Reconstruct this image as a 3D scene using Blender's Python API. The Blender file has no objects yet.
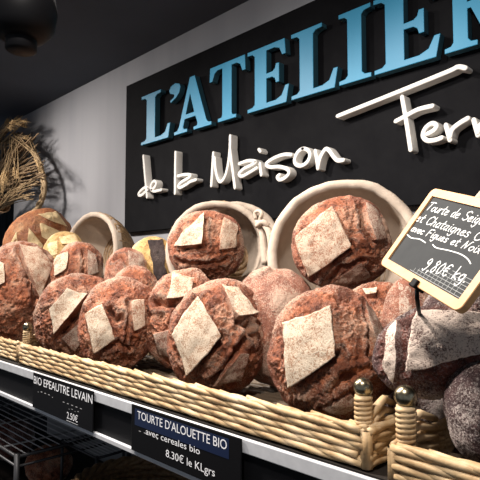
import bpy, bmesh, math, random
import numpy as np
from mathutils import Vector, Matrix
rnd = random.Random(7)
scene = bpy.context.scene
COL = scene.collection

# ------------------------------------------------------------------ camera
CAM = Vector((0.0, 0.0, 1.5))
YAW, PITCH, ROLL, F = math.radians(45.1), math.radians(3.5), 0.0, 520.0
cf = Vector((-math.sin(YAW)*math.cos(PITCH), math.cos(YAW)*math.cos(PITCH), math.sin(PITCH)))
cr = Vector((math.cos(YAW), math.sin(YAW), 0.0))
cu = cr.cross(cf)
cam_data = bpy.data.cameras.new('camera')
cam_data.sensor_width = 36.0
cam_data.lens = 36.0*F/480.0
cam_data.clip_start = 0.01
cam = bpy.data.objects.new('camera', cam_data)
COL.objects.link(cam)
cam.matrix_world = Matrix(((cr.x, cu.x, -cf.x, CAM.x), (cr.y, cu.y, -cf.y, CAM.y), (cr.z, cu.z, -cf.z, CAM.z), (0, 0, 0, 1)))
scene.camera = cam

# ------------------------------------------------------------------ world, lights, exposure
scene.view_settings.view_transform = 'Standard'
scene.view_settings.look = 'None'
scene.view_settings.exposure = 0.08
scene.view_settings.gamma = 1.0
world = bpy.data.worlds.new('world')
scene.world = world
world.use_nodes = True
world.node_tree.nodes['Background'].inputs[0].default_value = (0.80, 0.88, 1.0, 1)
world.node_tree.nodes['Background'].inputs[1].default_value = 0.25


def spot(loc, target, watts, size_deg, blend, radius, col=(1.0, 0.92, 0.84)):
    d = bpy.data.lights.new('ceiling_or_fill_spot', 'SPOT')
    d.energy = watts
    d.spot_size = math.radians(size_deg)
    d.spot_blend = blend
    d.shadow_soft_size = radius
    d.color = col
    o = bpy.data.objects.new('ceiling_or_fill_spot', d)
    COL.objects.link(o)
    o.location = loc
    o.rotation_euler = (Vector(target)-Vector(loc)).to_track_quat('-Z', 'Y').to_euler()
    return o


spot((-3.35, 0.32, 2.60), (-2.85, 1.30, 1.50), 230, 122, 1.0, 0.17)
spot((-1.95, 0.28, 2.60), (-1.45, 1.05, 1.30), 205, 110, 1.0, 0.05)
spot((-1.20, 0.56, 2.60), (-0.52, 0.98, 1.32), 135, 110, 1.0, 0.05)
spot((-0.30, 0.00, 2.60), (-0.85, 1.00, 1.50), 95, 112, 1.0, 0.06)  # added fill from the front right to brighten the loaves, not a fixture

WALL_Y = 1.55
SIGN_Y = WALL_Y-0.03
CEIL_Z = 1.5+0.748*WALL_Y


# ------------------------------------------------------------------ pixel helpers (turn a reading of the photo into a place)
def ray(px, py):
    return cf+cr*((px-240.0)/F)+cu*((240.0-py)/F)


def at(px, py, y):
    d = ray(px, py)
    return CAM+d*(y/d.y)


def depth_of(p):
    return (Vector(p)-CAM).dot(cf)


# ------------------------------------------------------------------ object helpers
def link(o, parent=None):
    COL.objects.link(o)
    if parent is not None:
        o.parent = parent
    return o


def tag(o, label, cat, group=None):
    o['label'] = label
    o['category'] = cat
    if group:
        o['group'] = group
    return o


def empty(name, loc, label, cat, group=None):
    o = bpy.data.objects.new(name, None)
    o.location = loc
    o.empty_display_size = 0.05
    link(o)
    return tag(o, label, cat, group)


def mesh_np(name, V, Fs, mat, parent=None, smooth=True):
    me = bpy.data.meshes.new(name)
    me.from_pydata([tuple(v) for v in V], [], [tuple(int(i) for i in f) for f in Fs])
    if smooth:
        me.polygons.foreach_set('use_smooth', [True]*len(me.polygons))
    me.materials.append(mat)
    me.update()
    return link(bpy.data.objects.new(name, me), parent)


def from_bm(name, bm, mat, parent=None, smooth=False, bevel=0.0, seg=2):
    bmesh.ops.recalc_face_normals(bm, faces=bm.faces)
    if bevel:
        bmesh.ops.bevel(bm, geom=[e for e in bm.edges if len(e.link_faces) == 2 and e.calc_face_angle(0) > 0.5],
                        offset=bevel, segments=seg, affect='EDGES', profile=0.5)
    me = bpy.data.meshes.new(name)
    bm.to_mesh(me)
    bm.free()
    if smooth:
        me.polygons.foreach_set('use_smooth', [True]*len(me.polygons))
    me.materials.append(mat)
    return link(bpy.data.objects.new(name, me), parent)


def box_bm(x0, x1, y0, y1, z0, z1, bm=None):
    bm = bm or bmesh.new()
    r = bmesh.ops.create_cube(bm, size=1.0)
    for v in r['verts']:
        v.co = Vector((x0+(v.co.x+.5)*(x1-x0), y0+(v.co.y+.5)*(y1-y0), z0+(v.co.z+.5)*(z1-z0)))
    return bm


class MB:
    """collects tubes, blobs and ribbons into one mesh"""
    def __init__(self):
        self.V, self.F = [], []

    def tube(self, pts, rad, sides=8, cap=True):
        pts = [Vector(p) for p in pts]
        n = len(pts)
        rs = rad if isinstance(rad, (list, tuple)) else [rad]*n
        t = (pts[1]-pts[0]).normalized()
        up = Vector((0, 0, 1)) if abs(t.z) < 0.9 else Vector((1, 0, 0))
        nrm = (up-t*up.dot(t)).normalized()
        b0 = len(self.V)
        for i in range(n):
            a, b = pts[max(i-1, 0)], pts[min(i+1, n-1)]
            tt = b-a
            if tt.length > 1e-9:
                t = tt.normalized()
            nrm = nrm-t*nrm.dot(t)
            nrm = nrm.normalized() if nrm.length > 1e-6 else t.orthogonal().normalized()
            bn = t.cross(nrm)
            for k in range(sides):
                an = 2*math.pi*k/sides
                self.V.append(pts[i]+(nrm*math.cos(an)+bn*math.sin(an))*rs[i])
        for i in range(n-1):
            for k in range(sides):
                k2 = (k+1) % sides
                self.F.append((b0+i*sides+k, b0+i*sides+k2, b0+(i+1)*sides+k2, b0+(i+1)*sides+k))
        if cap:
            self.F.append(tuple(b0+k for k in reversed(range(sides))))
            self.F.append(tuple(b0+(n-1)*sides+k for k in range(sides)))

    def blob(self, c, ax, ay, az, rings=5, sides=8):
        c = Vector(c)
        b0 = len(self.V)
        for i in range(rings+1):
            th = math.pi*i/rings
            for k in range(sides):
                ph = 2*math.pi*k/sides
                self.V.append(c+ax*(math.sin(th)*math.cos(ph))+ay*(math.sin(th)*math.sin(ph))+az*math.cos(th))
        for i in range(rings):
            for k in range(sides):
                k2 = (k+1) % sides
                self.F.append((b0+i*sides+k, b0+i*sides+k2, b0+(i+1)*sides+k2, b0+(i+1)*sides+k))

    def lathe(self, prof, sides=32, origin=(0, 0, 0)):
        o = Vector(origin)
        b0 = len(self.V)
        for r, z in prof:
            for k in range(sides):
                an = 2*math.pi*k/sides
                self.V.append(o+Vector((r*math.cos(an), r*math.sin(an), z)))
        for i in range(len(prof)-1):
            for k in range(sides):
                k2 = (k+1) % sides
                self.F.append((b0+i*sides+k, b0+i*sides+k2, b0+(i+1)*sides+k2, b0+(i+1)*sides+k))

    def ribbon(self, pts, width, org, ex, ez, en, depth, round_=0.3):
        """a stroke with a rounded rectangular section; pts are 2D in (ex, ez), it stands out along en by depth"""
        P = [Vector((p[0], p[1])) for p in pts]
        n = len(P)
        h = width/2
        r = min(width, depth)*round_
        sec = [(-h, 0), (-h, depth-r), (-h+r*.3, depth-r*.3), (-h+r, depth), (h-r, depth), (h-r*.3, depth-r*.3), (h, depth-r), (h, 0)]
        T = []
        for i in range(n):
            d = P[min(i+1, n-1)]-P[max(i-1, 0)]
            T.append(d.normalized() if d.length > 1e-9 else Vector((1, 0)))
        st = []
        for k in range(3, 0, -1):
            a = k/3*math.pi/2
            st.append((P[0]-T[0]*h*math.sin(a), T[0], max(math.cos(a), .05)))
        for i in range(n):
            st.append((P[i], T[i], 1.0))
        for k in range(1, 4):
            a = k/3*math.pi/2
            st.append((P[-1]+T[-1]*h*math.sin(a), T[-1], max(math.cos(a), .05)))
        b0 = len(self.V)
        m = len(sec)
        for p, t, s in st:
            nn = Vector((-t.y, t.x))
            for a, d in sec:
                q = p+nn*(a*s)
                self.V.append(org+ex*q.x+ez*q.y+en*d)
        for i in range(len(st)-1):
            for k in range(m-1):
                self.F.append((b0+i*m+k, b0+(i+1)*m+k, b0+(i+1)*m+k+1, b0+i*m+k+1))
        self.F.append(tuple(b0+k for k in range(m)))
        self.F.append(tuple(b0+(len(st)-1)*m+k for k in reversed(range(m))))

    def build(self, name, mat, parent=None, smooth=True):
        o = mesh_np(name, self.V, self.F, mat, parent, smooth)
        bm = bmesh.new()
        bm.from_mesh(o.data)
        bmesh.ops.recalc_face_normals(bm, faces=bm.faces)
        bm.to_mesh(o.data)
        bm.free()
        return o


def smooth_path(pts, sub=5, closed=False):
    n = len(pts)
    out = []
    P = [Vector(p) for p in pts]
    for i in range(n-1):
        p0 = P[i-1] if i > 0 else (P[-2] if closed else P[0])
        p1, p2 = P[i], P[i+1]
        p3 = P[i+2] if i+2 < n else (P[1] if closed else P[-1])
        for k in range(sub):
            t = k/sub
            out.append(0.5*((2*p1)+(p2-p0)*t+(2*p0-5*p1+4*p2-p3)*t*t+(3*p1-p0-3*p2+p3)*t**3))
    out.append(P[-1])
    return out


# ------------------------------------------------------------------ numpy noise
def _h(i, j, k, s):
    n = (i*374761393+j*668265263+k*2147483647+s*1274126177) & 0xFFFFFFFF
    n = ((n ^ (n >> 13))*1274126177) & 0xFFFFFFFF
    n = ((n ^ (n >> 16))*2246822519) & 0xFFFFFFFF
    return ((n ^ (n >> 15)) & 0xFFFF)/32767.5-1.0


def vn(p, s=0):
    i = np.floor(p).astype(np.int64)
    f = p-i
    f = f*f*(3-2*f)
    r = 0
    for a in (0, 1):
        wx = f[:, 0] if a else 1-f[:, 0]
        for b in (0, 1):
            wy = f[:, 1] if b else 1-f[:, 1]
            for c in (0, 1):
                wz = f[:, 2] if c else 1-f[:, 2]
                r = r+wx*wy*wz*_h(i[:, 0]+a+1000, i[:, 1]+b+1000, i[:, 2]+c+1000, s)
    return r


def fbm(p, s=0, oct_=4):
    r, a = 0, 0.5
    for o in range(oct_):
        r = r+a*vn(p*(2.03**o)+o*7.3, s+o)
        a *= 0.5
    return r


def ridged(p, s=0, oct_=4):
    r, a = 0, 0.5
    for o in range(oct_):
        r = r+a*(1-np.abs(vn(p*(2.1**o)+o*3.1, s+o)))
        a *= 0.5
    return r


def sstep(a, b, x):
    t = np.clip((x-a)/(b-a), 0, 1)
    return t*t*(3-2*t)


# ------------------------------------------------------------------ materials
def mat(name, col=(.5, .5, .5), rough=.6, metal=0.0, spec=.5):
    m = bpy.data.materials.new(name)
    m.use_nodes = True
    b = m.node_tree.nodes['Principled BSDF']
    b.inputs['Base Color'].default_value = (*col, 1)
    b.inputs['Roughness'].default_value = rough
    b.inputs['Metallic'].default_value = metal
    b.inputs['Specular IOR Level'].default_value = spec
    return m


class NT:
    def __init__(self, m):
        self.m, self.t = m, m.node_tree
        self.b = self.t.nodes['Principled BSDF']

    def n(self, typ, **kw):
        x = self.t.nodes.new(typ)
        for k, v in kw.items():
            setattr(x, k, v)
        return x

    def l(self, a, b):
        self.t.links.new(a, b)

    def coord(self):
        if not hasattr(self, '_c'):
            self._c = self.n('ShaderNodeTexCoord')
        return self._c.outputs['Object']

    def noise(self, scale, detail=4, rough=.6, vec=None, dist=0.0):
        x = self.n('ShaderNodeTexNoise')
        x.inputs['Scale'].default_value = scale
        x.inputs['Detail'].default_value = detail
        x.inputs['Roughness'].default_value = rough
        x.inputs['Distortion'].default_value = dist
        self.l(vec or self.coord(), x.inputs['Vector'])
        return x.outputs['Fac']

    def ramp(self, fac, stops):
        r = self.n('ShaderNodeValToRGB')
        e = r.color_ramp.elements
        while len(e) < len(stops):
            e.new(0.5)
        for i, (p, c) in enumerate(stops):
            e[i].position = p
            e[i].color = (*c, 1) if len(c) == 3 else c
        self.l(fac, r.inputs['Fac'])
        return r.outputs['Color']

    def mixc(self, fac, a, b):
        x = self.n('ShaderNodeMix', data_type='RGBA')
        for v, i in ((fac, 0), (a, 6), (b, 7)):
            if isinstance(v, (tuple, float, int)):
                x.inputs[i].default_value = (*v, 1) if isinstance(v, tuple) else v
            else:
                self.l(v, x.inputs[i])
        return x.outputs[2]

    def math(self, op, a, b=0.0, clamp=False):
        x = self.n('ShaderNodeMath', operation=op, use_clamp=clamp)
        for i, v in enumerate((a, b)):
            if isinstance(v, (float, int)):
                x.inputs[i].default_value = v
            else:
                self.l(v, x.inputs[i])
        return x.outputs[0]

    def attr(self, name):
        a = self.n('ShaderNodeAttribute', attribute_name=name)
        return a.outputs['Fac']

    def bump(self, h, strength=.5, dist=.003):
        b = self.n('ShaderNodeBump')
        b.inputs['Strength'].default_value = strength
        b.inputs['Distance'].default_value = dist
        self.l(h, b.inputs['Height'])
        self.l(b.outputs[0], self.b.inputs['Normal'])

    def color(self, c):
        self.l(c, self.b.inputs['Base Color'])


def crust(name, torn_a, torn_b, skin_a, skin_b, dust, dust_amt, rough=.62):
    m = mat(name, skin_a, rough, spec=.3)
    t = NT(m)
    n1 = t.noise(30, 7, .68, dist=.5)
    n2 = t.noise(88, 5, .75)
    n3 = t.noise(300, 3, .75)
    n4 = t.noise(14, 3, .5)
    torn = t.attr('torn')
    ctorn = t.ramp(n1, [(.36, torn_b), (.50, tuple(.5*(a+b) for a, b in zip(torn_a, torn_b))), (.62, torn_a)])
    warm = t.ramp(n4, [(.50, (0, 0, 0)), (.66, (1, 1, 1))])
    ctorn = t.mixc(t.math('MULTIPLY', warm, .38), ctorn, tuple(a*b for a, b in zip(torn_a, (1.15, 1.32, 1.20))))
    pit = t.ramp(n2, [(.39, (1, 1, 1)), (.46, (0, 0, 0))])
    ctorn = t.mixc(t.math('MULTIPLY', pit, .75), ctorn, tuple(c*.28 for c in torn_b))
    cskin = t.ramp(n1, [(.36, skin_b), (.66, skin_a)])
    base = t.mixc(torn, cskin, ctorn)
    char = t.math('MULTIPLY', t.attr('char'), t.ramp(n1, [(.40, (0, 0, 0)), (.56, (1, 1, 1))]))
    base = t.mixc(t.math('MULTIPLY', char, .85), base, (.045, .022, .018))
    # dry flour caught in the crust
    d = t.math('ADD', t.math('MULTIPLY', n3, .62), t.math('MULTIPLY', n4, .55))
    lo = .665-.16*dust_amt
    d = t.ramp(d, [(lo, (0, 0, 0)), (lo+.10, (1, 1, 1))])
    d = t.math('MULTIPLY', d, t.math('SUBTRACT', 1.0, t.math('MULTIPLY', torn, .50)))
    t.color(t.mixc(t.math('MULTIPLY', d, .75), base, dust))
    t.bump(t.math('ADD', n2, t.math('MULTIPLY', n3, .5)), .9, .009)
    return m


def flour(name, pale, brown, dens):
    m = mat(name, pale, .85, spec=.15)
    t = NT(m)
    n2 = t.noise(210, 4, .85)
    n3 = t.noise(32, 4, .6)
    n4 = t.noise(420, 2, .7)
    f = t.math('ADD', t.math('MULTIPLY', n2, .62), t.math('ADD', t.math('MULTIPLY', n3, .45), t.math('MULTIPLY', n4, .30)))
    c = .685-.20*(dens-.5)
    t.color(t.ramp(f, [(c-.075, brown), (c, tuple(.5*a+.5*b for a, b in zip(brown, pale))), (c+.075, pale)]))
    t.bump(t.math('ADD', n2, n4), .45, .004)
    return m


RYE = crust('rye_crust', (.44, .142, .062), (.13, .038, .021), (.33, .108, .055), (.12, .038, .024), (.66, .49, .37), .66)
RYE_DUSTY = crust('dusty_rye_crust', (.45, .165, .085), (.23, .08, .05), (.36, .14, .085), (.20, .075, .05), (.60, .45, .345), .80)
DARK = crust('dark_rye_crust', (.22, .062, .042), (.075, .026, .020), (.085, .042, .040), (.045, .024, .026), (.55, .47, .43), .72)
ORANGE = crust('wheat_crust', (.47, .175, .060), (.30, .095, .034), (.42, .150, .055), (.25, .085, .034), (.80, .60, .36), .25)
CREAM = crust('cream_crust', (.66, .44, .18), (.44, .25, .085), (.68, .48, .22), (.50, .31, .12), (.90, .76, .50), .5)
CHAR = crust('charred_crust', (.075, .050, .048), (.026, .018, .019), (.09, .06, .055), (.03, .02, .02), (.30, .24, .2), .15)
FL_HI = flour('thick_flour', (.60, .505, .395), (.30, .165, .10), .70)
FL_MID = flour('medium_flour', (.56, .45, .345), (.28, .125, .075), .62)
FL_LOW = flour('thin_flour', (.48, .375, .30), (.23, .105, .072), .58)
FL_DARK = flour('flour_on_dark_crust', (.66, .54, .46), (.10, .050, .045), .84)
FL_CREAM = flour('cream_flour', (.86, .68, .40), (.55, .30, .12), .85)

m_wick = mat('pale_wicker', (.55, .40, .24), .5, spec=.3)
_t = NT(m_wick)
_t.color(_t.ramp(_t.noise(22, 4, .6), [(.30, (.30, .18, .085)), (.5, (.50, .35, .19)), (.72, (.63, .48, .31))]))
_t.bump(_t.noise(240, 3, .6), .25, .002)
m_wick2 = mat('brown_wicker', (.38, .24, .12), .55)
_t = NT(m_wick2)
_t.color(_t.ramp(_t.noise(60, 4, .6), [(.3, (.15, .085, .04)), (.6, (.32, .20, .10)), (.8, (.42, .29, .16))]))
m_wickshade = mat('shade_dark_wicker', (.10, .07, .045), .6)  # tray base, coloured dark to carry the shade between the loaves
m_linen = mat('linen', (.62, .54, .44), .9, spec=.1)
_t = NT(m_linen)
_t.color(_t.ramp(_t.noise(14, 4, .6), [(.3, (.38, .31, .25)), (.7, (.48, .40, .33))]))
_t.bump(_t.math('ADD', _t.noise(700, 2, .5), _t.math('MULTIPLY', _t.noise(30, 4, .6), 2.5)), .4, .004)
m_brass = mat('aged_brass', (.34, .30, .20), .27, 1.0)
_t = NT(m_brass)
_t.color(_t.ramp(_t.noise(60, 4, .6), [(.35, (.20, .17, .11)), (.65, (.46, .41, .29))]))
m_wall = mat('pale_grey_wall', (.40, .40, .425), .75, spec=.2)
_t = NT(m_wall)
_mp = _t.n('ShaderNodeMapping')
_mp.inputs['Scale'].default_value = (5, 5, .35)
_t.l(_t.coord(), _mp.inputs['Vector'])
_t.color(_t.ramp(_t.noise(1.0, 3, .5, _mp.outputs[0]), [(.3, (.215, .217, .235)), (.7, (.27, .272, .29))]))
m_darkwall = mat('dark_paint', (.022, .025, .031), .7, spec=.25)
m_ceiling = mat('charcoal_ceiling', (.028, .032, .040), .75, spec=.2)
_t = NT(m_ceiling)
_t.color(_t.ramp(_t.noise(1.3, 3, .5), [(.3, (.045, .052, .066)), (.7, (.065, .073, .092))]))
m_board = mat('black_sign_panel', (.006, .006, .007), .7, spec=.03)
_t = NT(m_board)
_t.color(_t.ramp(_t.noise(9, 5, .7), [(.35, (.0045, .0045, .0055)), (.75, (.0075, .0075, .0085))]))
m_blue = mat('blue_letter_paint', (.045, .25, .42), .45, spec=.25)
_t = NT(m_blue)
_t.color(_t.ramp(_t.noise(4, 2, .5), [(.3, (.022, .180, .315)), (.7, (.029, .21, .355))]))
m_bside = mat('dark_blue_letter_side', (.018, .060, .085), .5)
m_white = mat('off_white_foam_letter', (.70, .67, .62), .6)
_t = NT(m_white)
_t.color(_t.ramp(_t.noise(30, 3, .5), [(.3, (.53, .51, .48)), (.7, (.60, .58, .55))]))
m_wood = mat('pine_frame', (.72, .44, .22), .5)
_t = NT(m_wood)
_mp = _t.n('ShaderNodeMapping')
_mp.inputs['Scale'].default_value = (8, 60, 60)
_t.l(_t.coord(), _mp.inputs['Vector'])
_t.color(_t.ramp(_t.noise(1.0, 4, .6, _mp.outputs[0]), [(.3, (.62, .33, .14)), (.7, (.76, .44, .21))]))
m_slate = mat('chalkboard', (.030, .033, .036), .7, spec=.25)
_t = NT(m_slate)
_t.color(_t.ramp(_t.noise(18, 5, .6), [(.3, (.017, .019, .021)), (.75, (.030, .033, .035))]))
m_chalk = mat('chalk', (.86, .86, .84), .9, spec=.05)
m_chalkdim = mat('faint_chalk', (.36, .37, .37), .9, spec=.05)
m_black = mat('black_plastic', (.005, .005, .006), .5, spec=.12)
m_alu = mat('brushed_aluminium', (.6, .61, .64), .42, .25)
_t = NT(m_alu)
_t.color(_t.ramp(_t.noise(40, 4, .6), [(.3, (.54, .55, .58)), (.7, (.64, .65, .68))]))
m_label = mat('black_label_card', (.005, .005, .006), .45, spec=.08)
_t = NT(m_label)
_t.color(_t.mixc(_t.ramp(_t.noise(130, 5, .8), [(.66, (0, 0, 0)), (.72, (1, 1, 1))]), (.006, .006, .007), (.07, .07, .07)))
m_blueglare = mat('bluish_glare_strip', (.010, .017, .048), .3, spec=.3)
m_print = mat('white_print', (.85, .86, .90), .6)
m_printdim = mat('grey_print', (.42, .42, .43), .6)
m_wire = mat('steel_wire', (.5, .5, .52), .4, .5)
m_panel = mat('grey_back_panel', (.34, .345, .36), .6)
m_shelf = mat('dark_shelf_board', (.018, .015, .013), .6, spec=.2)
m_rim = mat('dark_steel_tube', (.07, .07, .075), .45, .5)
m_floor = mat('dark_floor', (.05, .047, .045), .5)
m_straw = mat('dry_straw', (.30, .205, .105), .75)
_t = NT(m_straw)
_t.color(_t.ramp(_t.noise(25, 4, .6), [(.3, (.17, .11, .05)), (.7, (.36, .25, .135))]))
m_ear = mat('wheat_ear', (.40, .27, .13), .75)
m_strawd = mat('old_straw', (.20, .13, .07), .8)
m_paper = mat('kraft_paper', (.48, .30, .17), .8)

# ------------------------------------------------------------------ the setting
XL, XR = -3.98, 2.2


def struct(name, bm, m):
    o = from_bm(name, bm, m)
    o['kind'] = 'structure'
    return o


struct('floor', box_bm(XL-.1, XR, -2.5, WALL_Y+.1, -.05, 0), m_floor)
struct('ceiling', box_bm(XL-2.2, XR, -2.5, WALL_Y+1.2, CEIL_Z, CEIL_Z+.06), m_ceiling)
struct('wall_back', box_bm(XL, XR, WALL_Y, WALL_Y+.1, 0, CEIL_Z), m_wall)
struct('wall_left', box_bm(XL-2.2, XL-2.1, -2.5, WALL_Y+1.2, 0, CEIL_Z), m_darkwall)
struct('wall_alcove', box_bm(XL-2.2, XL, WALL_Y+1.1, WALL_Y+1.2, 0, CEIL_Z), m_darkwall)

# dark fixture up in the far corner of the ceiling
sp_c = at(22, 15, .40)
k_ = depth_of(sp_c)/F
sp = empty('ceiling_spotlight', (sp_c.x, sp_c.y, CEIL_Z), 'dark round spotlight fixture hanging from the charcoal ceiling, top left corner', 'spotlight')
zb = sp_c.z-CEIL_Z
b = MB()
b.lathe([(.0, 0), (.045, 0), (.045, -.02), (.010, -.025), (.010, zb+.05)], 20)
b.build('mount', m_black, sp)
b = MB()
b.lathe([(.0, zb+40*k_), (16*k_, zb+39*k_), (30*k_, zb+26*k_), (34*k_, zb+4*k_), (31*k_, zb-14*k_), (22*k_, zb-24*k_), (15*k_, zb-26*k_), (.0, zb-25*k_)], 28)
b.build('lamp_body', m_black, sp)
b = MB()
b.lathe([(15*k_, zb-24*k_), (15*k_, zb-36*k_), (12*k_, zb-38*k_), (.0, zb-38*k_)], 24)
b.build('lamp_collar', m_black, sp)
pp = at(8, 80, WALL_Y+.35)
b = MB()
b.tube([(pp.x, pp.y, .0), (pp.x, pp.y, CEIL_Z)], .03, 12)
o = b.build('service_pipe', m_darkwall)
tag(o, 'dark vertical pipe running up to the ceiling above the wheat', 'pipe')

# ------------------------------------------------------------------ sign on the wall
s_tl = at(126.7, 86, SIGN_Y)
s_bl = at(124, 233, SIGN_Y)
sx0 = (s_tl.x+s_bl.x)/2
sign = empty('wall_sign', (sx0, WALL_Y, s_bl.z), 'long black shop sign with blue serif letters and white handwriting on the grey wall', 'sign')
sign_loc = Vector(sign.location)


def shift(o, v):
    o.data.transform(Matrix.Translation(-Vector(v)))
    return o


shift(from_bm('sign_panel', box_bm(sx0, 1.25, SIGN_Y, WALL_Y-.001, s_bl.z, s_tl.z), m_board, sign, bevel=.002), sign_loc)

GAP = .004
LD = .028                                    # the letters stand out this far
FACE_Y = SIGN_Y-LD
SD = .038                                    # and the handwriting this far
EX, EZ, EN = Vector((1, 0, 0)), Vector((0, 0, 1)), Vector((0, -1, 0))

base_z = at(141.5, 145.5, FACE_Y).z
cap_z = at(143, 97.5, FACE_Y).z
H = cap_z-base_z


def letter_curve(name, contours, x0, x1, zb, zh, wcell):
    cu_ = bpy.data.curves.new(name, 'CURVE')
    cu_.dimensions = '2D'
    cu_.fill_mode = 'BOTH'
    cu_.extrude = LD/2
    cu_.bevel_depth = .0018
    cu_.bevel_resolution = 1
    for c in contours:
        s = cu_.splines.new('POLY')
        s.points.add(len(c)-1)
        for p, q in zip(s.points, c):
            p.co = (q[0]/wcell*(x1-x0), q[1]*zh, 0, 1)
        s.use_cyclic_u = True
    tmp = bpy.data.objects.new(name, cu_)
    COL.objects.link(tmp)
    bpy.context.view_layer.update()
    dg = bpy.context.evaluated_depsgraph_get()
    me = bpy.data.meshes.new_from_object(tmp.evaluated_get(dg))
    bpy.data.objects.remove(tmp)
    me.materials.clear()
    me.materials.append(m_blue)
    me.materials.append(m_bside)
    me.transform(Matrix(((1, 0, 0, x0-sign_loc.x), (0, 0, -1, SIGN_Y-LD/2-GAP-sign_loc.y), (0, 1, 0, zb-sign_loc.z), (0, 0, 0, 1))))
    for p in me.polygons:
        p.material_index = 0 if p.normal.y < -.3 else 1
        p.use_smooth = False
    o = bpy.data.objects.new('letter', me)
    link(o, sign)
    o['label'] = 'blue serif letter'
    return o


def arc(cx, cy, rx, ry, a0, a1, n=10):
    return [(cx+rx*math.cos(math.radians(a0+(a1-a0)*i/n)), cy+ry*math.sin(math.radians(a0+(a1-a0)*i/n))) for i in range(n+1)]


SH = .045  # serif thickness
GL = {}
GL['L'] = (.62, [[(0, 0), (.58, 0), (.62, .27), (.575, .27), (.52, .12), (.43, .075), (.30, .07), (.30, .90), (.34, .945), (.42, .955), (.42, 1), (0, 1), (0, .955), (.08, .945), (.12, .90), (.12, .10), (.08, .055), (0, .045)]])
GL['I'] = (.42, [[(0, 0), (.42, 0), (.42, .045), (.34, .055), (.30, .10), (.30, .90), (.34, .945), (.42, .955), (.42, 1), (0, 1), (0, .955), (.08, .945), (.12, .90), (.12, .10), (.08, .055), (0, .045)]])
GL['E'] = (.64, [[(0, 0), (.60, 0), (.64, .26), (.595, .26), (.54, .12), (.45, .072), (.30, .07), (.30, .475), (.40, .47), (.44, .43), (.455, .36), (.495, .36), (.495, .65), (.455, .65), (.44, .58), (.40, .545), (.30, .54), (.30, .93), (.43, .93), (.51, .89), (.55, .77), (.595, .77), (.58, 1), (0, 1), (0, .955), (.08, .945), (.12, .90), (.12, .10), (.08, .055), (0, .045)]])
GL['T'] = (.72, [[(.18, 0), (.54, 0), (.54, .045), (.47, .055), (.45, .10), (.45, .93), (.56, .93), (.63, .88), (.67, .76), (.72, .76), (.71, 1), (.01, 1), (0, .76), (.05, .76), (.09, .88), (.16, .93), (.27, .93), (.27, .10), (.25, .055), (.18, .045)]])
GL['A'] = (.84, [[(0, 0), (.30, 0), (.30, .045), (.225, .055), (.205, .10), (.245, .25), (.50, .25), (.55, .10), (.535, .055), (.46, .045), (.46, 0), (.84, 0), (.84, .045), (.77, .06), (.73, .12), (.47, 1), (.37, 1), (.12, .13), (.08, .06), (0, .045)],
                 [(.265, .32), (.37, .72), (.475, .32)]])
GL['R'] = (.74, [[(0, 0), (.42, 0), (.42, .045), (.34, .055), (.30, .10), (.30, .46), (.36, .46), (.56, .04), (.60, 0), (.78, 0), (.78, .045), (.72, .06), (.50, .49)]+arc(.42, .745, .24, .255, -65, 90, 12)+[(.32, 1), (0, 1), (0, .955), (.08, .945), (.12, .90), (.12, .10), (.08, .055), (0, .045)],
                 [(.30, .53), (.36, .53)]+arc(.36, .735, .115, .195, -80, 80, 8)+[(.30, .935)]])
GL["'"] = (.2, [[(.03, .66), (.12, .72), (.175, .80), (.20, .90), (.18, .96), (.11, 1), (.03, .97), (.0, .90), (.02, .84), (.08, .81), (.10, .78), (.08, .73), (.02, .69)]])
for ch, a, bpx in (('L', 141.4, 170), ("'", 169, 180), ('A', 174.2, 211), ('T', 209.5, 245), ('E', 247.5, 288.5), ('L', 291.5, 337.5), ('I', 339.5, 371), ('E', 375, 441), ('R', 446, 505)):
    hz = at(a+1.2, 100, FACE_Y).x
    hx = at(bpx+1.0, 100, FACE_Y).x
    w, cs = GL[ch]
    letter_curve('letter', cs, hz, hx, base_z, H, w)


def zz(ox, oy, s, pts):
    return [(ox+x*s, oy+y*s) for x, y in pts]


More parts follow.
